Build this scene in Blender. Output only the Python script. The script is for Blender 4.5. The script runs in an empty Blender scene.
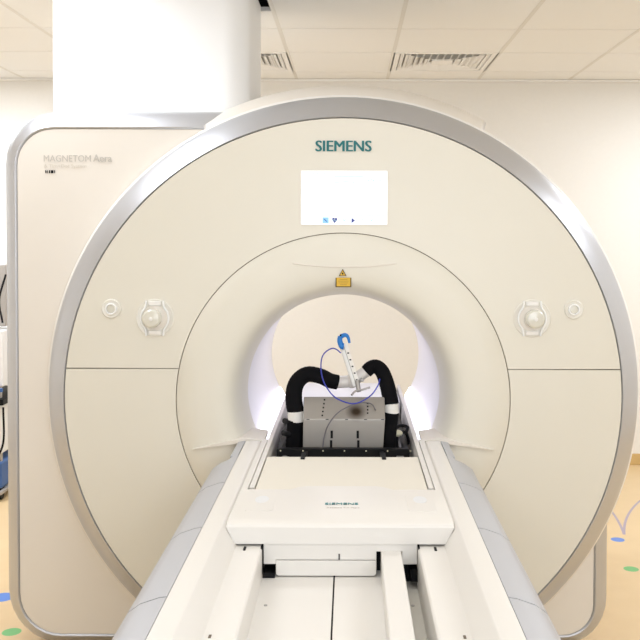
import bpy, bmesh, math, random
from mathutils import Vector, Matrix
random.seed(4)
R = math.radians
C = bpy.context.scene.collection
sc = bpy.context.scene

# ---------------------------------------------------------------- camera
FPX = 925.0; CZ = 1.53; PITCH = R(1.5); VX, HY = 350.0, 235.0
cam = bpy.data.cameras.new('camera'); camo = bpy.data.objects.new('camera', cam); C.objects.link(camo)
cam.sensor_width = 36.0; cam.lens = FPX/640*36
cam.shift_x = -(VX-320)/640
cam.shift_y = -(320-(HY+FPX*math.tan(PITCH)))/640
cam.clip_start = 0.05
camo.matrix_world = Matrix.Translation((0, 0, CZ)) @ Matrix.Rotation(R(90)-PITCH, 4, 'X') @ Matrix.Rotation(R(0.15), 4, 'Z')
sc.camera = camo
# ---------------------------------------------------------------- light
w = bpy.data.worlds.new('world'); sc.world = w; w.use_nodes = True
w.node_tree.nodes['Background'].inputs[0].default_value = (1, 1, 1, 1)
w.node_tree.nodes['Background'].inputs[1].default_value = 0.3
sc.view_settings.view_transform = 'Standard'; sc.view_settings.look = 'None'
sc.view_settings.gamma = 1; sc.view_settings.use_curve_mapping = False
sc.view_settings.exposure = 0.09
def area(name, loc, rot, sx, sy, power, col):
    l = bpy.data.lights.new(name, 'AREA'); l.shape = 'RECTANGLE'; l.size = sx; l.size_y = sy
    l.energy = power; l.color = col
    o = bpy.data.objects.new(name, l); C.objects.link(o); o.location = loc; o.rotation_euler = rot
    return o
WARM = (0.93, 1.0, 1.11)
for lx in (-1.856, -0.056, 1.744):
    area('ceiling_lamp_or_fill', (lx, 0.75, 2.54), (0, 0, 0), 0.56, 0.56, 5, WARM)
    area('ceiling_lamp_or_fill', (lx, 1.95, 2.54), (0, 0, 0), 0.56, 0.56, 2.5, WARM)
area('ceiling_lamp_or_fill', (-1.256, 3.15, 2.54), (0, 0, 0), 0.56, 0.56, 9.5, WARM)
area('ceiling_lamp_or_fill', (2.344, 3.15, 2.54), (0, 0, 0), 0.56, 0.56, 14, WARM)
for lx, pw in ((-2.456, 35), (2.344, 27)):
    area('ceiling_lamp_or_fill', (lx, 4.95, 2.54), (0, 0, 0), 0.56, 0.56, pw*.9, WARM)  # rear pair added out of view to lift the dark back of the room
area('ceiling_lamp_or_fill', (-1.196, 4.95, 2.54), (0, 0, 0), 0.42, 0.56, 17, WARM)  # unseen lamp added behind the tower to brighten back wall and ceiling
area('front_fill_light', (0.5, -1.72, 1.6), (R(90), 0, R(0)), 2.6, 1.4, 50, (0.90, 1.0, 1.14))  # added frontal fill behind the camera; no window is built there

# ---------------------------------------------------------------- materials
def mat(name, col, rough=0.5, metal=0.0, emit=None, estr=0.0, bump=0.0, bscale=60.0, var=0.0, coat=0.0, trans=0.0):
    m = bpy.data.materials.new(name); m.use_nodes = True
    nt = m.node_tree; b = nt.nodes['Principled BSDF']
    b.inputs['Base Color'].default_value = (*col, 1); b.inputs['Roughness'].default_value = rough
    b.inputs['Metallic'].default_value = metal
    if coat: b.inputs['Coat Weight'].default_value = coat
    if trans: b.inputs['Transmission Weight'].default_value = trans
    if emit: b.inputs['Emission Color'].default_value = (*emit, 1); b.inputs['Emission Strength'].default_value = estr
    if bump or var:
        tc = nt.nodes.new('ShaderNodeTexCoord'); n = nt.nodes.new('ShaderNodeTexNoise')
        n.inputs['Scale'].default_value = bscale; n.inputs['Detail'].default_value = 4
        nt.links.new(tc.outputs['Object'], n.inputs['Vector'])
        if bump:
            bp = nt.nodes.new('ShaderNodeBump'); bp.inputs['Strength'].default_value = bump; bp.inputs['Distance'].default_value = 0.002
            nt.links.new(n.outputs['Fac'], bp.inputs['Height']); nt.links.new(bp.outputs[0], b.inputs['Normal'])
        if var:
            mx = nt.nodes.new('ShaderNodeMix'); mx.data_type = 'RGBA'
            mx.inputs[6].default_value = (*[c*(1-var) for c in col], 1); mx.inputs[7].default_value = (*[min(1, c*(1+var)) for c in col], 1)
            nt.links.new(n.outputs['Fac'], mx.inputs[0]); nt.links.new(mx.outputs[2], b.inputs['Base Color'])
    return m
M = {}
M['cream'] = mat('cream_lacquer', (0.80, 0.765, 0.665), 0.38, var=0.015, bscale=6)
M['panel'] = mat('pale_lacquer', (0.84, 0.785, 0.705), 0.4, var=0.015, bscale=6)
M['white'] = mat('white_lacquer', (0.90, 0.875, 0.83), 0.42)
M['tower'] = mat('tower_white', (0.93, 0.92, 0.905), 0.45)
M['bore'] = mat('bore_white', (0.88, 0.87, 0.91), 0.4)
M['silver'] = mat('silver_paint', (0.56, 0.57, 0.60), 0.40, metal=0.75)
M['rail'] = mat('grey_rail', (0.49, 0.49, 0.51), 0.42)
M['table'] = mat('table_white', (0.80, 0.765, 0.71), 0.4)
M['tabled'] = mat('table_cream', (0.76, 0.72, 0.63), 0.42)
M['pad'] = mat('cushion_cream', (0.80, 0.75, 0.65), 0.6, bump=0.15, bscale=200)
M['gap'] = mat('dark_gap', (0.16, 0.125, 0.09), 0.8)
M['black'] = mat('black_plastic', (0.008, 0.008, 0.009), 0.5)
M['foam'] = mat('black_foam', (0.004, 0.004, 0.005), 0.85, bump=0.5, bscale=140)
M['wall'] = mat('wall_paint', (0.84, 0.81, 0.755), 0.75, bump=0.15, bscale=40, var=0.02)
M['ceil'] = mat('ceiling_tile', (0.92, 0.905, 0.875), 0.85, bump=0.3, bscale=150, var=0.03)
M['grid'] = mat('ceiling_grid', (0.80, 0.77, 0.71), 0.5)
M['skirt'] = mat('cove_skirting', (0.62, 0.42, 0.17), 0.45)
M['teal'] = mat('teal_ink', (0.0, 0.16, 0.17), 0.5)
M['teal2'] = mat('teal_print', (0.06, 0.27, 0.28), 0.5)
M['lgrey'] = mat('pale_grey_ink', (0.60, 0.56, 0.50), 0.5)
M['yellow'] = mat('label_yellow', (0.75, 0.47, 0.03), 0.5, var=0.1, bscale=300)
M['brown'] = mat('label_border', (0.10, 0.06, 0.01), 0.5)
M['screen'] = mat('lit_screen', (0.2, 0.2, 0.2), 0.2, emit=(0.90, 0.96, 1.0), estr=1.05)
M['ic_pale'] = mat('icon_pale', (0.1, 0.1, 0.1), 0.3, emit=(0.40, 0.70, 0.76), estr=0.9)
M['ic_grey'] = mat('icon_grey', (0.1, 0.1, 0.1), 0.3, emit=(0.40, 0.60, 0.60), estr=0.8)
M['ic_sky'] = mat('icon_sky', (0.1, 0.1, 0.1), 0.3, emit=(0.22, 0.58, 0.95), estr=0.9)
M['ic_navy'] = mat('icon_navy', (0.02, 0.02, 0.1), 0.3, emit=(0.01, 0.02, 0.25), estr=0.6)
M['strip'] = mat('bore_lamp', (0.9, 0.9, 0.9), 0.3, emit=(0.84, 0.84, 1.0), estr=3.4)
M['bore_fill'] = mat('bore_top_fill', (0.9, 0.9, 0.9), 0.3, emit=(0.86, 0.86, 1.0), estr=2.6)  # emission of the added fill strip in the bore
M['knob'] = mat('knob_cream', (0.74, 0.72, 0.63), 0.25, coat=0.5)
M['gloss'] = mat('white_gloss', (0.97, 0.97, 0.95), 0.15, coat=0.5)
M['blue'] = mat('blue_plastic', (0.015, 0.20, 0.62), 0.35)
M['cable'] = mat('blue_cable', (0.035, 0.05, 0.42), 0.4)
M['mirror_cable'] = mat('cable_reflection', (0.16, 0.15, 0.17), 0.4)
M['clear'] = mat('milky_plastic', (0.82, 0.78, 0.74), 0.25, trans=0.15)
M['steel'] = mat('grey_metal', (0.42, 0.40, 0.38), 0.35, metal=0.5)
M['ivory'] = mat('ivory_plastic', (0.80, 0.75, 0.55), 0.35)
M['lamp'] = mat('lamp_diffuser', (0.9, 0.9, 0.9), 0.5, emit=(1, 0.98, 0.95), estr=1.5)
M['cart'] = mat('cart_grey', (0.40, 0.37, 0.34), 0.5)
M['cartw'] = mat('cart_white', (0.80, 0.80, 0.80), 0.4)
M['cartb'] = mat('cart_blue', (0.04, 0.12, 0.33), 0.5)
M['red'] = mat('rust_red', (0.30, 0.08, 0.03), 0.5)
M['duct'] = mat('duct_tan', (0.66, 0.61, 0.52), 0.8)
M['seam'] = mat('seam_brown', (0.27, 0.21, 0.15), 0.8)
M['tan'] = mat('tan_gap', (0.36, 0.29, 0.20), 0.8)
M['dish'] = mat('dish_cream', (0.82, 0.79, 0.71), 0.3)
M['pit'] = mat('tray_grey', (0.30, 0.28, 0.27), 0.4)

for k_ in ('foam', 'black'): M[k_].node_tree.nodes['Principled BSDF'].inputs['Specular IOR Level'].default_value = 0.15
# ---------------------------------------------------------------- helpers
def new(name, bm, m, parent=None, bevel=0.0, smooth=35, segs=2, label=None):
    bmesh.ops.recalc_face_normals(bm, faces=bm.faces[:])
    for f in bm.faces: f.smooth = True
    for e in bm.edges:
        if len(e.link_faces) == 2 and e.calc_face_angle(0) > R(smooth): e.smooth = False
    me = bpy.data.meshes.new(name); bm.to_mesh(me); bm.free()
    me.materials.append(M[m] if isinstance(m, str) else m)
    o = bpy.data.objects.new(name, me); C.objects.link(o)
    if parent: o.parent = parent
    if bevel:
        b = o.modifiers.new('bevel', 'BEVEL'); b.width = bevel; b.segments = segs; b.limit_method = 'ANGLE'; b.angle_limit = R(40)
        b.harden_normals = True
    if label: o['label'] = label
    return o
def thing(name, label, cat, loc=(0, 0, 0), group=None):
    o = bpy.data.objects.new(name, None); C.objects.link(o); o.location = loc; o.empty_display_size = 0.1
    o['label'] = label; o['category'] = cat
    if group: o['group'] = group
    return o
def attach(root):
    """children were modelled in world coordinates: keep them there"""
    for ch in root.children: ch.matrix_parent_inverse = Matrix.Translation(-root.location)
def struct(name, bm, m, **k):
    o = new(name, bm, m, **k); o['kind'] = 'structure'; return o
def box(bm, x0, x1, y0, y1, z0, z1):
    v = [bm.verts.new(p) for p in ((x0,y0,z0),(x1,y0,z0),(x1,y1,z0),(x0,y1,z0),(x0,y0,z1),(x1,y0,z1),(x1,y1,z1),(x0,y1,z1))]
    for f in ((0,3,2,1),(4,5,6,7),(0,1,5,4),(1,2,6,5),(2,3,7,6),(3,0,4,7)): bm.faces.new([v[i] for i in f])
    return v
def B(*a):
    bm = bmesh.new(); box(bm, *a); return bm
def extr(bm, pts, axis, a, b):
    """extrude a closed 2d outline along axis ('x': pts=(y,z); 'y': pts=(x,z); 'z': pts=(x,y))"""
    def P(p, t): return {'x': (t, p[0], p[1]), 'y': (p[0], t, p[1]), 'z': (p[0], p[1], t)}[axis]
    va = [bm.verts.new(P(p, a)) for p in pts]; vb = [bm.verts.new(P(p, b)) for p in pts]
    n = len(pts)
    for i in range(n): bm.faces.new((va[i], va[(i+1) % n], vb[(i+1) % n], vb[i]))
    bm.faces.new(va); bm.faces.new(vb[::-1])
def E(pts, axis, a, b):
    bm = bmesh.new(); extr(bm, pts, axis, a, b); return bm
def loft(bm, loops, closed=True):
    vs = [[bm.verts.new(p) for p in l] for l in loops]
    n = len(vs[0])
    for a, b in zip(vs, vs[1:]):
        for i in range(n if closed else n-1):
            bm.faces.new((a[i], a[(i+1) % n], b[(i+1) % n], b[i]))
    return vs
def circ(cx, cz, r, y, n=128, zmin=-9, a0=0, a1=360):
    full = abs(a1-a0) >= 360
    k = n if full else n+1
    return [(cx+r*math.cos(R(a0+(a1-a0)*i/n)), y, max(zmin, cz+r*math.sin(R(a0+(a1-a0)*i/n)))) for i in range(k)]
def revolve(prof, cx, cz, n=160, zmin=-9):
    bm = bmesh.new(); loft(bm, [circ(cx, cz, r, y, n, zmin) for r, y in prof]); return bm
def catmull(pts, n=8):
    out = []; P = [Vector(p) for p in pts]; P = [2*P[0]-P[1]]+P+[2*P[-1]-P[-2]]
    for i in range(1, len(P)-2):
        for j in range(n):
            t = j/n; a, b, c, d = P[i-1], P[i], P[i+1], P[i+2]
            out.append(0.5*((2*b)+(c-a)*t+(2*a-5*b+4*c-d)*t*t+(3*b-a-3*c+d)*t**3))
    out.append(P[-2]); return out
def tube(bm, pts, r, n=14, sm=8, ripple=0.0):
    path = catmull(pts, sm) if sm else [Vector(p) for p in pts]
    rings = []; up = None
    for i, p in enumerate(path):
        t = (path[min(i+1, len(path)-1)]-path[max(i-1, 0)]).normalized()
        if up is None: up = t.orthogonal().normalized()
        up = (up-t*up.dot(t)).normalized(); s = t.cross(up)
        rr = (r(i/(len(path)-1)) if callable(r) else r)*(1+(ripple if i % 2 else 0))
        rings.append([bm.verts.new(p+(up*math.cos(2*math.pi*k/n)+s*math.sin(2*math.pi*k/n))*rr) for k in range(n)])
    for a, b in zip(rings, rings[1:]):
        for k in range(n): bm.faces.new((a[k], a[(k+1) % n], b[(k+1) % n], b[k]))
    bm.faces.new(rings[0][::-1]); bm.faces.new(rings[-1])
def T(pts, r, **k):
    bm = bmesh.new(); tube(bm, pts, r, **k); return bm
def at(px, py, y):
    """a point of the place as measured from the photograph, given its distance y"""
    # line of sight of the pixel, crossed with the vertical plane at y
    cy = HY+FPX*math.tan(PITCH); u = (px-VX)/FPX; v = (cy-py)/FPX
    d = Vector((u, math.cos(PITCH)+v*math.sin(PITCH), -math.sin(PITCH)+v*math.cos(PITCH)))
    t = y/d.y
    return Vector((d.x*t, y, CZ+d.z*t))
def roundpoly(c, seg=8):
    """c: (x, z, radius) corners, in order"""
    out = []; n = len(c)
    for i in range(n):
        p = Vector(c[i][:2]); a = Vector(c[i-1][:2])-p; b = Vector(c[(i+1) % n][:2])-p; r = c[i][2]
        ang = a.angle(b); L = min(r/math.tan(ang/2), a.length*0.49, b.length*0.49); r = L*math.tan(ang/2)
        a.normalize(); b.normalize(); ctr = p+(a+b).normalized()*(r/math.sin(ang/2))
        s = p+a*L-ctr; e = p+b*L-ctr; da = math.atan2(s.x*e.y-s.y*e.x, s.dot(e))
        for k in range(seg+1):
            th = da*k/seg; q = Vector((s.x*math.cos(th)-s.y*math.sin(th), s.x*math.sin(th)+s.y*math.cos(th)))
            out.append((ctr.x+q.x, ctr.y+q.y))
    return out
def text(name, s, width, m, parent, pos, rot=(R(90), 0, 0), bold=0.0, ext=0.0006, align='LEFT', sx=None, label=None):
    cu = bpy.data.curves.new('tmp', 'FONT'); cu.body = s; cu.size = 1; cu.align_x = align; cu.space_character = 1.0
    cu.resolution_u = 3
    o = bpy.data.objects.new('tmp', cu); C.objects.link(o); bpy.context.view_layer.update()
    dg = bpy.context.evaluated_depsgraph_get(); me = bpy.data.meshes.new_from_object(o.evaluated_get(dg))
    xs = [v.co.x for v in me.vertices]; k = width/(max(xs)-min(xs)); x0 = min(xs) if align == 'LEFT' else (min(xs)+max(xs))/2
    ky = k*(sx or 1)
    for v in me.vertices: v.co = Vector(((v.co.x-x0)*k, v.co.y*ky, 0))
    bpy.data.objects.remove(o); bpy.data.curves.remove(cu)
    bm = bmesh.new()
    for j, dx in enumerate((0, -bold, bold, -bold*.5, bold*.5) if bold else (0,)):
        n0 = len(bm.verts); bm.from_mesh(me); bm.verts.ensure_lookup_table()
        for v in bm.verts[n0:]: v.co.x += dx*k; v.co.z += j*.00008
    bpy.data.meshes.remove(me)
    g = bmesh.ops.extrude_face_region(bm, geom=bm.faces[:])
    for v in [e for e in g['geom'] if isinstance(e, bmesh.types.BMVert)]: v.co.z += ext
    mw = Matrix.Translation(pos) @ Matrix.Rotation(rot[2], 4, 'Z') @ Matrix.Rotation(rot[0], 4, 'X')
    bm.transform(mw)
    return new(name, bm, m, parent, label=label)

# ================================================================ ROOM
X0, X1, Y0, Y1, ZC = -3.6, 3.4, -1.8, 6.15, 2.56
# floor with its inlaid dots and pale violet arcs
fm = bpy.data.materials.new('floor_linoleum'); fm.use_nodes = True
nt = fm.node_tree; L = nt.links; bs = nt.nodes['Principled BSDF']; bs.inputs['Roughness'].default_value = 0.35
geo = nt.nodes.new('ShaderNodeNewGeometry')
def N(t, **k):
    n = nt.nodes.new(t)
    for a, b in k.items(): setattr(n, a, b)
    return n
nz = N('ShaderNodeTexNoise'); nz.inputs['Scale'].default_value = 9; nz.inputs['Detail'].default_value = 6
L.new(geo.outputs['Position'], nz.inputs['Vector'])
mx = N('ShaderNodeMix', data_type='RGBA'); L.new(nz.outputs['Fac'], mx.inputs[0])
mx.inputs[6].default_value = (0.70, 0.51, 0.28, 1); mx.inputs[7].default_value = (0.76, 0.57, 0.33, 1)
cur = mx.outputs[2]
def dist(cx, cy):
    v = N('ShaderNodeVectorMath', operation='DISTANCE'); L.new(geo.outputs['Position'], v.inputs[0]); v.inputs[1].default_value = (cx, cy, 0)
    return v.outputs['Value']
def mth(op, a, b):
    m_ = N('ShaderNodeMath', operation=op)
    for i, q in enumerate((a, b)):
        if isinstance(q, (int, float)): m_.inputs[i].default_value = q
        elif q is not None: L.new(q, m_.inputs[i])
    return m_.outputs[0]
def paint(mask, col):
    global cur
    m_ = N('ShaderNodeMix', data_type='RGBA'); L.new(mask, m_.inputs[0]); L.new(cur, m_.inputs[6]); m_.inputs[7].default_value = (*col, 1); cur = m_.outputs[2]
sep = N('ShaderNodeSeparateXYZ'); L.new(geo.outputs['Position'], sep.inputs[0])
BLUE = (0.10, 0.24, 0.68); GREEN = (0.16, 0.50, 0.17)
for cx, cy, r, c in ((1.352, 4.62, .034, BLUE), (1.295, 4.21, .034, GREEN), (-1.462, 3.86, .05, BLUE), (-1.298, 3.52, .036, GREEN),
                     (2.2, 5.1, .045, GREEN), (2.0, 3.3, .045, BLUE), (-2.3, 4.9, .045, BLUE), (-2.1, 2.4, .045, GREEN), (1.9, 1.7, .045, BLUE), (-1.8, 1.2, .045, BLUE)):
    paint(mth('LESS_THAN', dist(cx, cy), r), c)
for cx, cy, r, x0_, x1_ in ((*(-1.313, 5.231, 2.772), 1.3, 1.5), (*(3.411, 4.167, 2.072), 1.3, 1.9)):
    ring = mth('LESS_THAN', mth('ABSOLUTE', mth('SUBTRACT', dist(cx, cy), r), None), 0.0065)
    span = mth('MULTIPLY', mth('GREATER_THAN', sep.outputs['Y'], 4.70), mth('LESS_THAN', sep.outputs['Y'], 5.45))
    side_ = mth('MULTIPLY', mth('GREATER_THAN', sep.outputs['X'], x0_), mth('LESS_THAN', sep.outputs['X'], x1_))
    paint(mth('MULTIPLY', mth('MULTIPLY', ring, span), side_), (0.40, 0.33, 0.42))
L.new(cur, bs.inputs['Base Color'])
struct('floor', B(X0, X1, Y0, Y1, -0.1, 0), fm)
struct('wall_back', B(X0, X1, Y1, Y1+0.1, 0, ZC+0.05), 'wall')
struct('wall_left', B(X0-0.1, X0, Y0, Y1, 0, ZC+0.05), 'wall')
struct('wall_right', B(X1, X1+0.1, Y0, Y1, 0, ZC+0.05), 'wall')
struct('wall_front', B(X0, X1, Y0-0.1, Y0, 0, ZC+0.05), 'wall')
for nm, a in (('baseboard_back', (X0, X1, Y1-0.012, Y1, 0, 0.075)), ('baseboard_left', (X0, X0+0.012, Y0, Y1, 0, 0.075)), ('baseboard_right', (X1-0.012, X1, Y0, Y1, 0, 0.075))):
    struct(nm, B(*a), 'skirt', bevel=0.004)
# suspended ceiling: tiles with reveals, T bars between them
TX = [-0.356+0.6*i for i in range(-6, 8)]; TY = [5.85-0.6*i for i in range(-1, 14)]
VENTS = [(-0.956, 5.25), (0.244, 5.25)]
LAMPS = [(a, b) for a in (-2.156, -0.356, 1.444) for b in (0.45, 1.65)]+[(-1.556, 2.85), (2.044, 2.85), (-2.756, 4.65), (2.044, 4.65), (-1.556, 4.65)]  # rear panels are added fill, out of view
OPEN = [(-0.956, 4.05)]
near_ = lambda p, l: any(abs(p[0]-q[0]) < .1 and abs(p[1]-q[1]) < .1 for q in l)
bm = bmesh.new()
g = 0.006
for x in TX:
    for y in TY:
        if near_((x, y), VENTS) or near_((x, y), OPEN): continue
        x0, x1, y0, y1 = max(x+g+.003, X0), min(x+.6-g-.003, X1), max(y+g-.001, Y0), min(y+.6-g+.001, Y1)
        if x1 > x0+.02 and y1 > y0+.02: box(bm, x0, x1, y0, y1, ZC, ZC+.02)
# the tile beside the tower is cut short, leaving a dark hole
struct('ceiling', bm, 'ceil', bevel=0.002, segs=1)
bm = bmesh.new()
for x in TX: box(bm, x-.010, x+.010, Y0, Y1, ZC-.001, ZC+.003)
for y in TY:
    if Y0 < y < Y1:
        for i in range(len(TX)-1): box(bm, TX[i]+.010, TX[i+1]-.010, y-.005, y+.005, ZC+.003, ZC+.012)
struct('trim_1', bm, 'grid')
bm = B(X0, X1, Y0, Y1, ZC+.16, ZC+.18)
struct('ceiling_void', bm, 'black')
bm = bmesh.new(); box(bm, X0, X1, Y1-.022, Y1, ZC-.014, ZC-.002); struct('trim_2', bm, 'ceil')
# piece of cut tile closing most of the open cell, hole left next to the tower
bm = B(-.956+.01, -.356-.01, 4.05+.005, 4.65-.005, ZC, ZC+.02)
bm2 = bmesh.new(); box(bm2, -.95, -.366, 4.29, 4.645, ZC, ZC+.02); bm.free()
struct('ceiling', bm2, 'ceil')

def vent(x, y, label):
    t = thing('ceiling_vent', label, 'vent', (x+.3, y+.3, ZC), 'square air vents in the ceiling')
    cx, cy = x+.3, y+.3
    bm = bmesh.new()
    def sq(h, z): return [(cx-h, cy-h, z), (cx+h, cy-h, z), (cx+h, cy+h, z), (cx-h, cy+h, z)]
    loft(bm, [sq(.297, ZC+.012), sq(.297, ZC-.001), sq(.262, ZC-.001), sq(.258, ZC+.012)])
    new('frame', bm, 'ceil', t)
    bm = bmesh.new(); vs = loft(bm, [sq(.258, ZC+.012), sq(.258, ZC+.028)]); bm.faces.new(vs[1]); new('housing', bm, 'duct', t)
    for k, h in enumerate((.245, .215, .185, .155, .125, .095)):
        bm = bmesh.new(); loft(bm, [sq(h+.012, ZC+.001), sq(h-.016, ZC+.018), sq(h-.019, ZC+.018), sq(h+.009, ZC+.001)]); new('louver', bm, 'ceil', t)
    bm = B(cx-.06, cx+.06, cy-.06, cy+.06, ZC, ZC+.01); new('centre_plate', bm, 'ceil', t)
    bm = bmesh.new()
    for k in range(-6, 7):
        box(bm, cx+k*.04-.004, cx+k*.04+.004, cy-.25, cy+.25, ZC+.004, ZC+.012)
    new('divider', bm, 'ceil', t)
    attach(t)
vent(-.956, 5.25, 'square ceiling air vent half hidden by the white tower')
vent(.244, 5.25, 'square ceiling air vent with dark slots right of the tower, above the scanner')
for i, (x, y) in enumerate(LAMPS):
    o = new('lamp_panel_or_fill', B(x+(.14 if i == len(LAMPS)-1 else .02), x+.58, y+.02, y+.58, ZC-.012, ZC-.001), 'lamp')
    o['label'] = ('flush square ceiling lamp panel '+['over the foot of the table, left row', 'over the table end, left row', 'over the middle of the table foot', 'over the table middle', 'over the foot of the table, right row', 'over the table end, right row', 'above the scanner left side, before the tower', 'right of the scanner front', 'added as fill by the back wall, far left', 'added as fill by the back wall, right', 'added as fill behind the white tower'][i]); o['category'] = 'ceiling lamp'; o['group'] = 'lamp panels in the ceiling'

# ================================================================ MRI SCANNER
GX = -0.022; YF = 3.15; ZD = 0.973; ZB = 0.965; ZMIN = 0.035
S = thing('mri_scanner', 'cream MRI scanner with silver ring, round bore and tall white tower', 'MRI scanner', (GX, 3.8, 0))
def panel_sector(name, i0, i1, o0, o1, dz, ri=.573, ro=.953, n=72):
    """front cover between the inner seam circle and the silver ring"""
    bm = bmesh.new(); A = []; Bq = []
    for k in range(n+1):
        t = k/n; ai = R(i0+(i1-i0)*t); ao = R(o0+(o1-o0)*t)
        A.append((GX+ri*math.cos(ai), ZB+ri*math.sin(ai))); Bq.append((GX+ro*math.cos(ao), max(ZMIN+.02, ZD+ro*math.sin(ao))))
    m_ = 6; grid = []
    for j in range(m_+1):
        s = j/m_
        # gently domed face
        grid.append([bm.verts.new((a[0]*(1-s)+b[0]*s, YF+.004*s, a[1]*(1-s)+b[1]*s)) for a, b in zip(A, Bq)])
    for a, b in zip(grid, grid[1:]):
        for k in range(n): bm.faces.new((a[k], a[k+1], b[k+1], b[k]))
    g_ = bmesh.ops.extrude_face_region(bm, geom=bm.faces[:])
    for v in [e for e in g_['geom'] if isinstance(e, bmesh.types.BMVert)]: v.co.y += .012
    o = new(name, bm, 'cream', S); return o
ga = 0.12; ZS = 1.072
AI = math.degrees(math.asin((ZS-ZB)/.573)); AO = math.degrees(math.asin((ZS-ZD)/.953))
panel_sector('upper_front_panel', AI+ga, 180-AI-ga, AO+ga, 180-AO-ga, 0)
panel_sector('lower_front_panel', 180-AI+ga, 360+AI-ga, 180-AO+ga, 360+AO-ga, 0)
new('panel_backing', revolve([(.555, YF+.02), (.556, YF+.012), (.957, YF+.017), (.959, YF+.03)], GX, ZB+.012, zmin=ZMIN), 'seam', S)
# funnel running into the bore
new('bore_funnel', revolve([(.566, YF+.03), (.5705, YF+.002), (.569, YF), (.50, YF-.001), (.450, YF), (.420, YF+.003), (.400, YF+.010), (.386, YF+.022), (.374, YF+.042), (.364, YF+.072), (.357, YF+.11), (.352, YF+.16), (.3505, YF+.20), (.350, YF+.215)], GX, ZB), 'cream', S, smooth=60)
new('bore_tube', revolve([(.350, YF+.216), (.350, 4.40), (.362, 4.46), (.40, 4.52), (.41, 4.53)], GX, ZB), 'bore', S, smooth=60)
for s in (-1, 1):
    bm = bmesh.new(); a0 = math.asin(-.195/.346); a1 = math.asin(-.158/.346); rows = []
    for k in range(5):
        a = a0+(a1-a0)*k/4
        rows.append([(GX+s*rr*math.cos(a), yy, ZB+rr*math.sin(a)) for rr, yy in ((.3485, 3.37), (.344, 3.37), (.344, 4.38), (.3485, 4.38))])
    loft(bm, rows); new('light_strip_or_fill', bm, 'strip', S, label='glowing light strip along the side of the bore')
bm = bmesh.new()
loft(bm, [[(GX+rr*math.cos(R(a)), yy, ZB+rr*math.sin(R(a))) for rr, yy in ((.3485, 3.45), (.344, 3.45), (.344, 4.30), (.3485, 4.30))] for a in range(76, 105, 4)])
new('light_strip_or_fill', bm, 'bore_fill', S, label='soft unseen fill strip added along the top of the bore')  # added out of sight to brighten the bore evenly
# silver ring and cream rim behind it
new('trim_ring', revolve([(.9555, YF+.03), (.9565, YF+.006), (.959, YF+.004), (.985, YF+.026), (1.012, YF+.056), (1.032, YF+.085), (1.040, YF+.103), (1.038, YF+.108)], GX, ZD, zmin=ZMIN), 'silver', S, smooth=60)
new('rim_cover', revolve([(1.03, YF+.104), (1.042, YF+.108), (1.050, YF+.118), (1.054, YF+.165)], GX, ZD, zmin=ZMIN-.01), 'white', S, smooth=60)
# dark line where the ring cover meets the cabinet
for a0, a1 in ((119.5, 262), (-82, -33)):
    bm = bmesh.new(); loft(bm, [circ(GX, ZD, r, y, 60, a0=a0, a1=a1, zmin=ZMIN+.08) for r, y in ((1.054, 3.320), (1.0545, 3.3085), (1.0575, 3.3085), (1.058, 3.320))], closed=False)
    new('cover_gap', bm, 'tan', S)
# arched top cover
bm = bmesh.new(); P_ = [(1.038, YF+.106), (1.052, YF+.12), (1.088, YF+.20), (1.115, YF+.32), (1.128, YF+.46), (1.13, YF+.6), (1.13, 4.45), (1.0, 4.47)]
loft(bm, [circ(GX, ZD, r, y, 60, a0=62, a1=118) for r, y in P_], closed=False)
bmesh.ops.holes_fill(bm, edges=bm.edges[:], sides=0)
# side cheeks
for a in (62, 118):
    pts = [(GX+r*math.cos(R(a)), y, ZD+r*math.sin(R(a))) for r, y in P_]+[(GX+.98*math.cos(R(a)), 4.47, ZD+.98*math.sin(R(a))), (GX+.98*math.cos(R(a)), YF+.106, ZD+.98*math.sin(R(a)))]
    vs = [bm.verts.new(p) for p in pts]; bm.faces.new(vs)
bmesh.ops.remove_doubles(bm, verts=bm.verts[:], dist=1e-4)
new('top_cover', bm, 'panel', S)
# cabinet body with silver band
YC = 3.315
inner = roundpoly([(-1.189, .085, .15), (.883, .085, .11), (.883, 1.22, .3), (.55, 1.70, .25), (.1, 1.905, .2), (-1.189, 1.905, .13)])
outer = roundpoly([(-1.253, .025, .21), (.948, .025, .17), (.948, 1.15, .35), (.58, 1.73, .3), (.12, 1.975, .2), (-1.253, 1.975, .19)])
def with_hole(y, pts, hr):
    bm = bmesh.new(); vo = [bm.verts.new((p[0], y, p[1])) for p in pts]; vh = [bm.verts.new(p) for p in circ(GX, ZB, hr, y, 64)]
    eds = [bm.edges.new((v[i], v[(i+1) % len(v)])) for v in (vo, vh) for i in range(len(v))]
    bmesh.ops.triangle_fill(bm, use_beauty=True, edges=eds); return bm
new('cabinet_front', with_hole(YC-.004, inner, .50), 'panel', S)
bm = bmesh.new()
mid = [((a[0]*.45+b[0]*.55), (a[1]*.45+b[1]*.55)) for a, b in zip(inner, outer)]
def shr(pts, k):
    return [(p[0]+(q[0]-p[0])*k, p[1]+(q[1]-p[1])*k) for p, q in zip(inner, outer)]
def lp(k, y): return [(p[0], y, p[1]) for p in shr(None, k)]
loft(bm, [lp(0.0, YC), lp(.04, YC-.006), lp(.12, YC-.008), lp(.5, YC+.010), lp(.85, YC+.035), lp(1, YC+.06), lp(1, YC+.11)])
new('cabinet_band', bm, 'silver', S, smooth=50)
new('cabinet_gap', E([(p[0], p[1]) for p in shr(None, .03)][::1], 'y', YC+.0, YC+.001), 'gap', S) if False else None
bm = bmesh.new(); loft(bm, [lp(1, YC+.11), lp(.97, YC+.115), lp(.97, 4.42), lp(.6, 4.48)]); new('cabinet_body', bm, 'panel', S)
new('rear_cover', with_hole(4.48, shr(None, .6), .41), 'panel', S)
new('plinth', B(-1.1, .8, 3.6, 4.3, 0, .06), 'gap', S)
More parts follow.
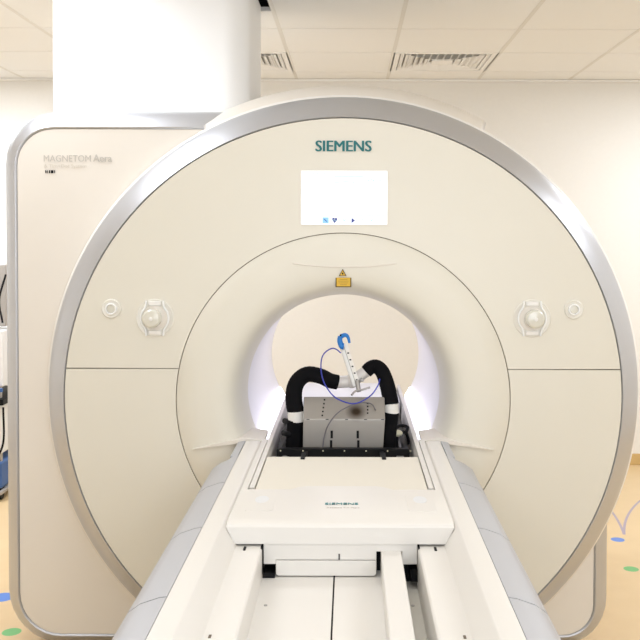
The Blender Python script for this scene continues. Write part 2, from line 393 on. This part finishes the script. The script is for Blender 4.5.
# white service tower up to the ceiling
tw = roundpoly([(-1.174, 3.66, .012), (-.405, 3.66, .10), (-.405, 4.3, .10), (-1.174, 4.3, .1)], 10)
new('service_tower', E(tw, 'z', 1.90, ZC-.002), 'tower', S, smooth=30)
# lip where the table docks
for s in (-1, 1):
    bm = E([(GX+s*.27, ZB-.137), (GX+s*.335, ZB-.128), (GX+s*.44, ZB-.150), (GX+s*.515, ZB-.168), (GX+s*.44, ZB-.158), (GX+s*.335, ZB-.145), (GX+s*.27, ZB-.150)], 'y', YF-.012, YF+.16)
    new('docking_lip', bm, 'panel', S)
# shallow crease above the bore
bm = T([at(293, 263.5, YF-.002), at(318, 266.2, YF-.002), at(345, 267, YF-.002), at(372, 266.2, YF-.002), at(396, 263.5, YF-.002)], .0022, n=6); new('crease', bm, 'panel', S)
# display
a = at(301, 171, YF); b = at(387, 224.6, YF); ex0, ex1, ez0, ez1 = a.x, b.x, b.z, a.z
scr = new('display_screen', B(ex0, ex1, YF-.004, YF+.006, ez0, ez1), 'screen', S, bevel=.0015, label='lit white display screen')
new('display_bezel', B(ex0-.003, ex1+.003, YF-.002, YF+.006, ez0-.003, ez1+.003), 'panel', S)
YS = YF-.0055
def ppoly(bm, pts, y=YS, d=.001):
    q = [at(px, py, y) for px, py in pts]; extr(bm, [(v.x, v.z) for v in q], 'y', y-d/2, y+d/2)
def line(bm, p, q, wd=.35):
    d = Vector((q[0]-p[0], q[1]-p[1])).normalized(); n = Vector((-d.y, d.x))*wd
    ppoly(bm, [(p[0]+n.x, p[1]+n.y), (q[0]+n.x, q[1]+n.y), (q[0]-n.x, q[1]-n.y), (p[0]-n.x, p[1]-n.y)])
bm = bmesh.new(); ppoly(bm, [(322.4, 217.4), (328.6, 217.4), (328.6, 223.4), (322.4, 223.4)]); new('icon_tile', bm, 'ic_sky', scr)
bm = bmesh.new(); line(bm, (324, 219), (327, 222), .4); new('dark_icon', bm, 'ic_navy', scr); bm = bmesh.new()
ppoly(bm, [(334.6, 223.2), (332.2, 220.2), (332.0, 218.6), (333.2, 217.6), (334.6, 218.5), (336.0, 217.6), (337.2, 218.6), (337.0, 220.2)]); new('dark_icon', bm, 'ic_navy', scr); bm = bmesh.new()
ppoly(bm, [(351.4, 217.9), (355.2, 220.5), (351.4, 223.1)]); new('dark_icon', bm, 'ic_navy', scr)
bm = bmesh.new()
ppoly(bm, [(332.6, 219.8), (334, 219.8), (334.6, 219.2), (335.2, 220.6), (336.6, 220.4), (336.6, 220.7), (335.0, 221.1), (334.5, 219.9), (334.1, 220.2), (332.6, 220.2)], y=YS-.001)
for p, q in (((342, 218.5), (346, 222)), ((342, 222), (346, 219)), ((362, 219.3), (362, 222)), ((362, 219.3), (365, 219)), ((369.5, 218), (374, 222.8)), ((374, 218), (369.5, 222.8)), ((315, 218.5), (315, 222)), ((303, 215.2), (385, 215.2)), ((334.8, 176.3), (364, 176.6)), ((358, 187), (358, 189.4)), ((358.8, 199), (358.8, 201.5))): line(bm, p, q, .3)
new('pale_icon', bm, 'ic_pale', scr)
bm = bmesh.new(); line(bm, (334.6, 176.3), (334.6, 182.5), .3)
for p, q in (((335, 182.6), (345, 181.6)), ((345, 181.6), (352, 182)), ((352, 182), (356.5, 183.6))): line(bm, p, q, .3)
new('patient_outline', bm, 'ic_grey', scr)
p = at(367.2, 182, YS); q = at(383.5, 182, YS); text('readout', '478 mm', q.x-p.x, 'ic_grey', scr, p)
p = at(303.5, 174.6, YS); q = at(335, 174.6, YS); text('header_text', 'First name, Last name', q.x-p.x, 'ic_pale', scr, p)
# lettering
p = at(315.5, 151.3, YF-.0005); q = at(371, 151.3, YF)
text('lettering', 'SIEMENS', q.x-p.x, 'teal', S, p, bold=.03, sx=1.02, label='teal maker lettering above the screen')
p = at(43.5, 162.3, YC-.006); q = at(90.5, 162.3, YC-.006); text('lettering', 'MAGNETOM', q.x-p.x, 'lgrey', S, p, sx=1.1)
p = at(93, 162.3, YC-.006); q = at(111.5, 162.3, YC-.006); text('lettering', 'Aera', q.x-p.x, 'lgrey', S, p, bold=.02, sx=1.1)
p = at(43.5, 168.3, YC-.006); q = at(86, 168.3, YC-.006); text('lettering', 'A Tim+Dot System', q.x-p.x, mat('faint_ink', (.72, .66, .56)), S, p, sx=.9)
bm = bmesh.new()
for x_, w_ in ((45, 1.0), (46.6, .8), (48.6, 1.2), (50.6, 2.6), (54, .8)):
    p = at(x_, 171, YC-.006); q = at(x_+w_, 174, YC-.006); box(bm, p.x, q.x, YC-.0065, YC-.0055, q.z, p.z)
new('black_label', bm, 'black', S)
# laser warning label on the funnel
def onf(px, py, k=0): return at(px, py, YF+k)
def poly(name, pts, y, d, m, par):
    q = [at(a_, b_, y) for a_, b_ in pts]; return new(name, E([(v.x, v.z) for v in q], 'y', y, y+d), m, par)
wl = poly('warning_label', [(335.6, 276.6), (351.4, 276.6), (351.4, 287.2), (335.6, 287.2)], YF+.003, .02, 'brown', S); wl['label'] = 'yellow laser warning label'
poly('label_field', [(336.7, 277.7), (350.3, 277.7), (350.3, 286.3), (336.7, 286.3)], YF-.001, .01, 'yellow', wl)
poly('warning_triangle', [(342.7, 268.9), (346.6, 276.0), (338.8, 276.0)], YF-.002, .01, 'brown', wl)
poly('triangle_field', [(342.7, 270.4), (345.4, 275.4), (340.0, 275.4)], YF-.003, .01, 'yellow', wl)
poly('laser_mark', [(342.1, 272.6), (343.3, 272.6), (343.5, 273.8), (343.1, 274.6), (342.3, 274.6), (341.9, 273.8)], YF-.004, .01, 'black', wl)
bm = bmesh.new()
for k, (x_, w_) in enumerate(((339.5, 8), (338.5, 10), (339, 9), (340, 7))): line(bm, (x_, 279.4+k*1.8), (x_+w_, 279.4+k*1.8), .22)
for v in bm.verts: v.co.y = YF-.0015 if v.co.y > YS else YF-.0018
new('label_text', bm, mat('label_ink', (.35, .2, .02)), wl)
c_ = at(323.2, 293, YF+.09); new('bore_sensor', revolve([(.0001, c_.y-.012), (.004, c_.y-.011), (.005, c_.y+.02)], c_.x, c_.z, 12), 'black', S)
# control knobs and buttons
def knob(px, py, sgn):
    c = at(px, py, YF-.002)
    base = new('control_knob', revolve([(.0655, YF+.004), (.065, YF-.001), (.062, YF-.003), (.056, YF-.001), (.0001, YF-.0005)], c.x, c.z, 48), 'dish', S, label='round control knob in a translucent dish')
    for s in (-1, 1):
        pts = [(s*.029, .060), (s*.030, .046), (s*.034, .034), (s*.043, .020), (s*.047, 0), (s*.043, -.020), (s*.034, -.034), (s*.030, -.046), (s*.029, -.060)]
        new('knob_guard', T([(c.x+a_, YF-.005, c.z+b_) for a_, b_ in pts], .0036, n=8, sm=4), 'gloss', base)
    for s in (-1, 1):
        new('knob_tab', B(c.x-.022, c.x+.022, YF-.007, YF, c.z+s*.050-.008, c.z+s*.050+.008), 'white', base, bevel=.004)
    kx = c.x-sgn*.006
    new('knob_well', revolve([(.044, YF-.001), (.043, YF-.0025), (.038, YF-.0022), (.0001, YF-.002)], c.x, c.z, 40), 'panel', base)
    new('knob_cap', revolve([(.031, YF), (.032, YF-.018), (.031, YF-.034), (.026, YF-.039), (.012, YF-.041), (.0001, YF-.0415)], kx, c.z, 40), 'knob', base)
    new('knob_dot', revolve([(.007, YF-.0405), (.006, YF-.0425), (.0001, YF-.043)], kx, c.z, 20), 'white', base)
def button(px, py):
    c = at(px, py, YF)
    b_ = new('push_button', revolve([(.034, YF+.004), (.033, YF-.001), (.030, YF-.0035), (.024, YF-.0015), (.0001, YF-.0010)], c.x, c.z, 40), 'dish', S, label='small round push button')
    new('button_ring', revolve([(.020, YF), (.020, YF-.008), (.017, YF-.0095), (.014, YF-.008), (.014, YF)], c.x, c.z, 40), 'gloss', b_)
    new('button_cap', revolve([(.0135, YF), (.013, YF-.006), (.0001, YF-.007)], c.x, c.z, 30), 'knob', b_)
knob(155, 318.5, 1); knob(532.3, 318, -1); button(111.3, 309.4); button(574, 309)
attach(S)

# ================================================================ PATIENT TABLE
ZT = 0.83; YE = 2.22
TB = thing('patient_table', 'white patient table with grey side rails docked into the scanner bore', 'patient table', (GX, 1.9, 0))
def sym(pts, s): return [(GX+s*x, z) for x, z in pts]
Yn = 0.78
for s in (-1, 1):
    prof = [(.331, ZT-.002), (.327, ZT), (.287, ZT), (.283, ZT-.002), (.252, .778), (.247, .776), (.192, .776), (.188, .772), (.188, .66), (.33, .62)]
    new('side_frame', E(sym(prof, s), 'y', Yn, YF-.02), 'table', TB, bevel=.002)
    rp = [(.3313, ZT-.0015), (.348, ZT-.004), (.383, ZT-.016), (.407, ZT-.033), (.415, ZT-.055), (.415, .64), (.333, .62)]
    seams = [2.93, 2.605, 2.20, 1.775, 1.35, .95, Yn]
    for a_, b_ in zip(seams, seams[1:]):
        bm = bmesh.new()
        if a_ == 2.93:
            loft_pts = [[(GX+s*(min(x, .362) if j else x), y_, z) for x, z in rp] for j, y_ in ((0, b_+.0025), (0, a_-.05), (1, a_))]
            vs = loft(bm, loft_pts); bm.faces.new(vs[0]); bm.faces.new(vs[-1])
        else: extr(bm, sym(rp, s), 'y', b_+.0025, a_-.0025)
        new('side_rail', bm, 'rail', TB, label='grey side rail section')
    new('rail_core', E(sym([(.331, .78), (.395, .765), (.395, .66), (.331, .65)], s), 'y', Yn+.01, 2.9), 'gap', TB)
    new('rail_end', E(sym([(.333, ZT-.0015), (.358, ZT-.007), (.36, .66), (.333, .65)], s), 'y', 2.93, YF-.01), 'rail', TB)
    # small latches on the ridges and screws on the floor
    c_ = (GX+s*.235, 1.70)
    new('latch', B(c_[0]-.012, c_[0]+.012, c_[1]-.09, c_[1]+.0, .776, .781), 'table', TB, bevel=.002)
    new('latch_slot', B(c_[0]+s*.004-.0025, c_[0]+s*.004+.0025, c_[1]+.004, c_[1]+.022, .774, .7775), 'gap', TB)
    for yy in (1.45, 1.75, 2.05):
        bm = bmesh.new(); loft(bm, [[(GX+s*.165+rr*math.cos(q*math.pi/6), yy+rr*math.sin(q*math.pi/6), z_) for q in range(12)] for rr, z_ in ((.004, .700), (.004, .7015), (.0001, .702))])
        new('screw', bm, 'steel', TB)
new('bed_floor', B(GX-.19, GX-.0165, Yn, YF-.03, .66, .70), 'table', TB)
new('bed_floor', B(GX-.0125, GX+.150, Yn, YF-.03, .66, .70), 'table', TB)
new('bed_floor', B(GX+.150, GX+.19, Yn, YF-.03, .64, .672), 'tabled', TB)
new('floor_slot', B(GX-.0165, GX-.0125, Yn, YF-.03, .66, .692), 'black', TB)
new('drive_strip', E([(GX+.099, .70), (GX+.099, .762), (GX+.101, .764), (GX+.146, .764), (GX+.148, .762), (GX+.148, .70)], 'y', Yn, 2.6), 'table', TB)
# moving tabletop
tt = new('tabletop', bmesh.new(), 'table', TB)
bm = bmesh.new()
uo = .2555; ui = .2415
extr(bm, sym([(uo, ZT), (ui, ZT), (ui-.003, .745), (-ui+.003, .745), (-ui, ZT), (-uo, ZT), (-uo+.004, .75), (-.2, .72), (.2, .72), (uo-.004, .75)], 1), 'y', 2.545, 4.31)
bm.to_mesh(tt.data); bm.free()
for p_ in tt.data.polygons: p_.use_smooth = False
for s in (-1, 1):
    x0, x1 = sorted((GX+s*.2585, GX+s*.2775)); new('tabletop_lip', B(x0, x1, 2.50, YF+.01, .80, ZT-.001), 'table', TB, bevel=.002)
new('groove', B(GX-.2585, GX+.2585, 2.50, 2.90, .76, .80), 'gap', TB)
for s in (-1, 1): new('groove', B(*sorted((GX+s*.2545, GX+s*.2586)), 2.50, YF, .76, .81), 'gap', TB)
new('front_cushion', B(GX-.238, GX+.238, 2.524, 2.90, .75, ZT+.001), 'pad', TB, bevel=.004, label='cream cushion panel')
new('rear_cushion', B(GX-.235, GX+.235, 3.86, 4.30, .75, .843), 'tower', TB, bevel=.02, segs=4, label='white rear cushion')
# end cap
ec = bmesh.new()
top = [(-.2785, 2.52), (.2785, 2.52), (.2785, 2.25), (.276, YE), (-.276, YE), (-.2785, 2.25)]
def ring_(k, z, dy=0): return [(GX+x*k, y+(dy if y < 2.5 else 0), z) for x, y in top]
vs = loft(ec, [ring_(.925, .782), ring_(.985, .813), ring_(1, .822), ring_(.996, .829, .004), ring_(.985, ZT+.002, .012)])
ec.faces.new(vs[0]); ec.faces.new(vs[-1])
cap = new('end_cap', ec, 'table', TB, smooth=25)
bump = E([(GX-.14, 2.52), (GX-.118, 2.545), (GX-.095, 2.555), (GX+.095, 2.555), (GX+.118, 2.545), (GX+.14, 2.52)], 'z', .80, ZT+.002); new('cap_bulge', bump, 'table', TB)
new('cap_front', E([(-.208, .783), (-.208, .731), (-.178, .731), (-.178, .742), (.066, .742), (.066, .7625), (.128, .7625), (.128, .731), (.165, .731), (.165, .783)], 'y', YE+.004, 2.40), 'table', TB, bevel=.0015)
new('cap_skirt', E([(-.178, .7405), (-.178, .706), (-.172, .703), (.060, .703), (.066, .709), (.066, .7405)], 'y', YE+.003, 2.40), 'table', TB, bevel=.0015)
new('cap_notch', B(-.026, -.023, YE+.0015, YE+.01, .743, .757), 'black', TB)
for q in ((-.209, -.1785, YE+.05, 2.42, .7002, .745), (.0665, .166, YE+.05, 2.42, .66, .745)): new('shade_block', B(*q), 'black', TB)  # black boxes stand in for the shade in gaps under the cap
for q in ((-.2135, -.2095, YE-.012, YE+.03, .712, .776), (.1665, .1705, YE-.012, YE+.03, .70, .776), (.149, .166, YE+.0, YE+.05, .69, .72), (-.209, -.180, YE-.005, YE+.05, .7005, .712)): new('dark_bracket', B(*q), 'black', TB)
for s in (-1, 1):
    new('edge_slot', B(*sorted((GX+s*.226, GX+s*.232)), YE-.03, YE-.005, .776, .7775), 'black', TB)
for s, cx in ((-1, 262), (1, 420)):
    c_ = Vector((GX+s*.208, 2.40, ZT+.0022))
    new('cap_pad', E(roundpoly([(c_.x-.036, 2.32, .01), (c_.x+.036, 2.32, .01), (c_.x+.036, 2.47, .01), (c_.x-.036, 2.47, .01)]), 'z', ZT+.0015, ZT+.003), 'table', TB)
    new('touch_oval', E([(c_.x+.018*math.cos(q*math.pi/12), 2.42+.032*math.sin(q*math.pi/12)) for q in range(24)], 'z', ZT+.003, ZT+.0036), mat('pale_grey_pad', (.80, .80, .80), .4), TB)
text('lettering', 'SIEMENS', .086, 'teal2', TB, Vector((-.063, 2.375, ZT+.0025)), rot=(0, 0, 0), bold=.006, sx=1.0, label='teal maker lettering on the end cap')
text('lettering', 'Dockable Tim Table', .084, 'lgrey', TB, Vector((-.058, 2.345, ZT+.0025)), rot=(0, 0, 0))
# underframe
new('underframe', B(GX-.30, GX+.30, Yn+.02, YF-.03, .52, .64), 'tabled', TB, bevel=.01)
new('pedestal', B(GX-.21, GX+.21, 1.5, 3.0, .10, .52), 'tabled', TB, bevel=.03)
new('foot_base', B(GX-.30, GX+.30, 1.0, 3.0, .0, .10), 'rail', TB, bevel=.02)
attach(TB)

# ================================================================ EQUIPMENT IN THE TABLE WELL
tray = thing('equipment_tray', 'black-edged grey tray lying in the well of the patient table', 'tray', (GX, 3.4, .7455))
new('tray_plate', B(GX-.232, GX+.232, 3.10, 3.78, .7455, .765), 'pit', tray)
new('front_bar', E([(GX-.222, .813), (GX-.222, .79), (GX-.18, .79), (GX-.175, .7455), (GX+.175, .7455), (GX+.18, .79), (GX+.222, .79), (GX+.222, .813)], 'y', 3.085, 3.108), 'black', tray, bevel=.002)
for s in (-1, 1):
    new('side_bar', B(*sorted((GX+s*.226, GX+s*.208)), 3.115, 3.78, .7655, .80), 'black', tray, bevel=.003)
    x_ = at(306 if s < 0 else 382.5, 455, 3.05).x
    new('hook', E([(2.862, ZT+.0012), (2.862, ZT+.005), (2.94, ZT+.005), (2.94, .806), (3.087, .806), (3.087, .798), (2.93, .798), (2.93, ZT+.0012)], 'x', x_-.0065, x_+.0065), 'black', tray)
    new('foot_roller', E([(3.10+.012*math.cos(q*math.pi/8)-.03, .765+.012*math.sin(q*math.pi/8)) for q in range(16)], 'x', GX+s*.19-.018, GX+s*.19+.018), 'white', tray)
for px in (281, 303.5, 323.5, 345, 366.5, 388, 411):
    bm = bmesh.new(); p = at(px, 452.4, 3.0845); bmesh.ops.create_icosphere(bm, subdivisions=1, radius=.0028, matrix=Matrix.Translation((p.x, 3.0845, .806)))
    new('bar_screw', bm, 'ivory', tray)
for i in range(3):
    new('plate_slot', B(GX+.190, GX+.202, 3.19+i*.055, 3.215+i*.055, .765, .7665), 'black', tray)
attach(tray)

# grey box with slots
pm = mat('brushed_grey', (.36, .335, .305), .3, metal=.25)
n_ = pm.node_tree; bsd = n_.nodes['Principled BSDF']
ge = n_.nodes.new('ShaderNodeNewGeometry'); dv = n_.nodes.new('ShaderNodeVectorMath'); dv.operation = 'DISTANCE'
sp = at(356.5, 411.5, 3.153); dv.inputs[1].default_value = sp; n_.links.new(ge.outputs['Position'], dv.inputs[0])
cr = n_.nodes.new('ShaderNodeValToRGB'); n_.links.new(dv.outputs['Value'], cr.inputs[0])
cr.color_ramp.elements[0].position = .010; cr.color_ramp.elements[0].color = (.03, .015, .006, 1)  # dark brown reflection painted into the box colour
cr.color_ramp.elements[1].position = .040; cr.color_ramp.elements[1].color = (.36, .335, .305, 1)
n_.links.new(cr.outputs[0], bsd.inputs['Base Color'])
bx = thing('instrument_box', 'grey metal box with slots and a painted brown reflection, on the black-edged tray', 'box', (-.02, 3.2, .766))
YB = 3.13
bl, br_ = at(303.2, 449, YB), at(383, 449, YB); fl, fr = at(303.6, 419.5, YB), at(385.5, 419.5, YB); tl, tr = at(304.2, 396.8, YB+.07), at(385, 396.8, YB+.07)
bm = bmesh.new()
rows = [[(bl.x, YB, .811), (br_.x, YB, .811), (br_.x, YB+.17, .7655), (bl.x, YB+.17, .7655)],
        [(fl.x, YB, fl.z), (fr.x, YB, fr.z), (fr.x, YB+.17, fl.z), (fl.x, YB+.17, fl.z)],
        [(tl.x, YB+.07, tl.z), (tr.x, YB+.07, tr.z), (tr.x, YB+.17, tl.z-.03), (tl.x, YB+.17, tl.z-.03)]]
rows[0] = [(x, y, .766) for x, y, z in rows[0]]
vs = loft(bm, rows); bm.faces.new(vs[0]); bm.faces.new(vs[-1])
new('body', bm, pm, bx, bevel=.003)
bm = bmesh.new()
def slot(x, y0, y1, hw=1.2):
    yy = YB if y0 > 419.5 else YB+.07*(419.5-(y0+y1)/2)/(419.5-396.8)
    p = at(x, y0, yy); q = at(x, y1, yy); h = hw*yy/FPX
    new('slot', B(p.x-h, p.x+h, yy-.002, yy+.004, q.z, p.z), 'black', bx)
for i in range(5): slot(324.9-i*.55, 399.2+i*3.9, 400.9+i*3.9, .75)
for i in range(4): slot(368, 402.5+i*3.3, 404.1+i*3.3, .75)
slot(332.2, 430.6, 438.2); slot(331.6, 440.2, 447.6); slot(358.2, 430.6, 438.2); slot(358.8, 440.2, 447.6)
for x_ in (308.5, 327.5, 347, 366, 383): p = at(x_, 419.5, YB); new('fold_notch', B(p.x-.005, p.x+.005, YB-.001, YB+.004, p.z-.001, p.z+.001), 'black', bx)
attach(bx)

# flexible black arms meeting above the box
ar = thing('flexible_arm', 'pair of black foam-sleeved arms joined by white tubes above the grey box', 'flexible arm', (-.02, 3.22, .766))
YA = 3.24
P = lambda l, y=YA: [at(a_, b_, y) for a_, b_ in l]
def ypath(l): return [at(a_, b_, c_) for a_, b_, c_ in l]
new('foam_sleeve', T(ypath([(296.5, 413, 3.20), (294.3, 402, 3.205), (294.8, 389, 3.21), (299.5, 379.5, 3.215), (308.5, 374.3, 3.22), (321, 376.3, 3.225), (330, 380.5, 3.23), (338, 382.3, 3.235)]), lambda t: .0295-.004*t, n=18, ripple=.02), 'foam', ar)
new('foam_sleeve', T(ypath([(366.5, 371.5, 3.25), (371, 367.5, 3.25), (376.5, 366.5, 3.25), (382, 371, 3.24), (386, 380, 3.23), (389, 391, 3.22), (391.5, 404, 3.21)]), lambda t: .0235+.004*t, n=18, ripple=.02), 'foam', ar)
def cyl(name, p, q, r, m, n=24, r2=None, bev=.002, par=ar):
    bm = T([p, q], (lambda t: r+(r2-r)*t) if r2 else r, n=n, sm=0); return new(name, bm, m, par, bevel=bev)
cyl('cuff', at(296.6, 411, 3.20), at(297.2, 421.5, 3.20), .031, 'white')
cyl('cuff', at(391.5, 403, 3.21), at(391.5, 413, 3.21), .026, 'white')
new('lower_sleeve', T(ypath([(296.5, 420, 3.20), (295.5, 432, 3.20), (295, 446, 3.20), (295, 455.5, 3.20)]), .030, n=16, ripple=.03), 'foam', ar)
new('lower_sleeve', T(ypath([(391, 412, 3.21), (389.5, 424, 3.21), (388, 438, 3.20), (387.5, 455.5, 3.20)]), .029, n=16, ripple=.03), 'foam', ar)
for l, yb in (((285, 421, 296, 423), 3.22), ((284, 433, 294, 431), 3.21)):
    new('clamp_lever', T([at(l[0], l[1], yb), at((l[0]+l[2])/2, l[1]+1, yb-.03), at(l[2], l[3], yb-.01)], .010, n=10), 'black', ar)
cyl('joint_tube', at(336, 382.3, 3.235), at(349.5, 381.5, 3.24), .021, 'clear')
cyl('joint_tube', at(356, 379, 3.24), at(368, 370, 3.25), .020, 'clear')
bm = bmesh.new(); c_ = at(352, 381, 3.24); bmesh.ops.create_uvsphere(bm, u_segments=24, v_segments=16, radius=.025, matrix=Matrix.Translation(c_)); new('joint_ball', bm, 'clear', ar)
c_ = at(362.5, 379.8, 3.22); cyl('joint_screw', c_, c_+Vector((0, -.012, 0)), .006, 'steel')
# rod with a scale
dv_ = (at(357.5, 387, 3.20)-at(343.8, 348, 3.20))
a_, b_ = at(342.0, 345, 3.205), at(355.6, 386, 3.205)
cyl('white_rod', a_, b_, .0095, 'gloss')
a_, b_ = at(345.6, 344, 3.195), at(358.6, 384.5, 3.195)
d_ = (b_-a_).normalized(); s_ = Vector((-d_.z, 0, d_.x))*.0065
bm = bmesh.new(); loft(bm, [[a_+s_+Vector((0, -.003, 0)), b_+s_+Vector((0, -.003, 0)), b_-s_+Vector((0, -.003, 0)), a_-s_+Vector((0, -.003, 0))], [a_+s_+Vector((0, .003, 0)), b_+s_+Vector((0, .003, 0)), b_-s_+Vector((0, .003, 0)), a_-s_+Vector((0, .003, 0))]])
bmesh.ops.holes_fill(bm, edges=bm.edges[:], sides=4); rul = new('scale_ruler', bm, 'white', ar)
bm = bmesh.new()
for k in range(5):
    p = a_.lerp(b_, .22+k*.165); new('scale_mark', B(p.x-.0032, p.x+.0032, p.y-.0042, p.y-.003, p.z-.0022, p.z+.0022), 'black', rul)
new('ruler_edge', T([a_-s_*1.1, b_-s_*1.1], .0012, n=6, sm=0), 'steel', rul)
# blue clip
new('blue_clip', T(ypath([(340.5, 336.5, 3.19), (340, 341, 3.185), (342, 346, 3.185), (344, 346.5, 3.185)]), lambda t: .0085+.003*t, n=12), 'blue', ar, label='bright blue clip')
new('clip_jaw', T(ypath([(341, 336.5, 3.19), (345.5, 335, 3.185), (348.3, 337.5, 3.185), (349.8, 343, 3.185)]), lambda t: .0085-.004*t, n=12), 'blue', ar)
bm = bmesh.new(); c_ = at(340.8, 335.4, 3.178); bmesh.ops.create_icosphere(bm, subdivisions=2, radius=.0035, matrix=Matrix.Translation(c_)); new('clip_pin', bm, 'black', ar)
# clear cross at its foot
cyl('needle_guide', at(357.2, 380, 3.19), at(359.5, 392, 3.18), .008, 'steel')
new('cross_bar', T(ypath([(352, 395, 3.15), (356, 391, 3.17), (363, 389.5, 3.17), (370.5, 387.3, 3.17)]), .0035, n=10), 'steel', ar)
attach(ar)

o = new('blue_cable', T(ypath([(341, 353, 3.20), (337, 349.6, 3.20), (332.5, 348.4, 3.20), (326.5, 351.5, 3.20), (322.5, 357, 3.20), (321.2, 366, 3.20), (322.5, 377, 3.17), (327, 387.5, 3.15), (337, 398.4, 3.13), (354.4, 403.6, 3.12), (369.7, 396.6, 3.14), (378, 386, 3.16), (380, 379, 3.18)]), .0023, n=8), 'cable')
o['label'] = 'thin blue cable looping from the white rod across the grey box'; o['category'] = 'cable'
o = new('cable_reflection', T([at(*q) for q in ((323.3, 447, 3.122), (324.5, 438, 3.122), (328, 426.5, 3.122), (337, 414, 3.128), (350, 406, 3.150), (363, 402.6, 3.165), (372, 404, 3.165), (376, 410, 3.145))], .0020, n=8), 'mirror_cable')  # mirror image of the blue cable, modelled as a thin dark tube
o['label'] = 'reflection of the blue cable, built as a dark curve over the front of the grey box'; o['category'] = 'cable'
# ivory plug with black lead on the right of the tray
pl = thing('cable_plug', 'ivory oval plug with black lead beside the right black arm', 'plug', at(397, 433, 3.26))
bm = bmesh.new(); c_ = at(397, 433, 3.26); bmesh.ops.create_uvsphere(bm, u_segments=20, v_segments=12, radius=1, matrix=Matrix.Translation(c_) @ Matrix.Diagonal((.022, .018, .0125, 1))); new('plug_body', bm, 'ivory', pl)
new('plug_lead', T(ypath([(402, 432, 3.27), (406.5, 431.5, 3.28), (408, 427, 3.30), (402, 425.5, 3.31), (396, 427.5, 3.29), (391, 430, 3.25)]), .006, n=8), 'black', pl)
new('plug_post', T([c_+Vector((0, 0, -.008)), Vector((c_.x, c_.y, .768))], .008, n=10, sm=0), 'black', pl)
new('lead_tail', T([at(406.5, 431.5, 3.28), Vector((at(409, 440, 3.3).x, 3.30, .79)), Vector((at(409, 440, 3.3).x-.005, 3.34, .773))], .006, n=8), 'black', pl)
attach(pl)

# ================================================================ EQUIPMENT CART, only a sliver seen left of the scanner
ct = thing('equipment_cart', 'grey and white equipment cart half hidden behind the scanner left side', 'cart', (-2.2, 5.4, 0))
xa, xb = -2.45, -1.985
zz = lambda py, y: at(3, py, y).z
new('monitor', B(xa, xb, 5.330, 5.400, zz(327, 5.35), zz(265, 5.35)), 'cart', ct, bevel=.008)
new('drawer_unit', B(xa, xb, 5.280, 5.680, zz(386, 5.35), zz(330, 5.35)), 'cartw', ct, bevel=.01)
new('shelf', B(xa, xb+.012, 5.240, 5.730, zz(403, 5.35), zz(397, 5.35)), 'black', ct, bevel=.004)
new('blue_strip', B(xa, xb+.006, 5.242, 5.260, zz(390, 5.35), zz(386.5, 5.35)), 'cartb', ct)
new('cabinet', B(xa, xb-.01, 5.280, 5.680, zz(452, 5.35), zz(404, 5.35)), 'cartw', ct, bevel=.01)
new('blue_bin', B(xa, xb-.01, 5.260, 5.700, zz(487, 5.35), zz(459, 5.35)), 'cartb', ct, bevel=.02)
new('base_shelf', B(xa, xb, 5.240, 5.730, zz(491, 5.35), zz(487.5, 5.35)), 'cart', ct, bevel=.004)
for x_ in (xa+.03, xb-.03):
    for y_ in (5.300, 5.680):
        new('post', B(x_-.012, x_+.012, y_-.012, y_+.012, zz(488, 5.35), zz(330, 5.35)), 'cart', ct)
        w_ = new('caster', E([(y_+.042*math.cos(q*math.pi/10), .042+.042*math.sin(q*math.pi/10)) for q in range(20)], 'x', x_-.014, x_+.014), 'black', ct, bevel=.004)
        new('caster_fork', B(x_-.02, x_+.02, y_-.014, y_+.014, .05, zz(490, 5.35)), 'red', ct)
new('cart_cable', T([(xb+.008, 5.31, zz(275, 5.35)), (xb-.02, 5.28, zz(300, 5.35)), (xb+.01, 5.25, zz(322, 5.35))], .006, n=8), 'black', ct)
new('cart_cable', T([(xb+.01, 5.25, zz(405, 5.35)), (xb+.015, 5.23, zz(440, 5.35)), (xb-.05, 5.23, zz(462, 5.35))], .006, n=8), 'black', ct)
attach(ct)
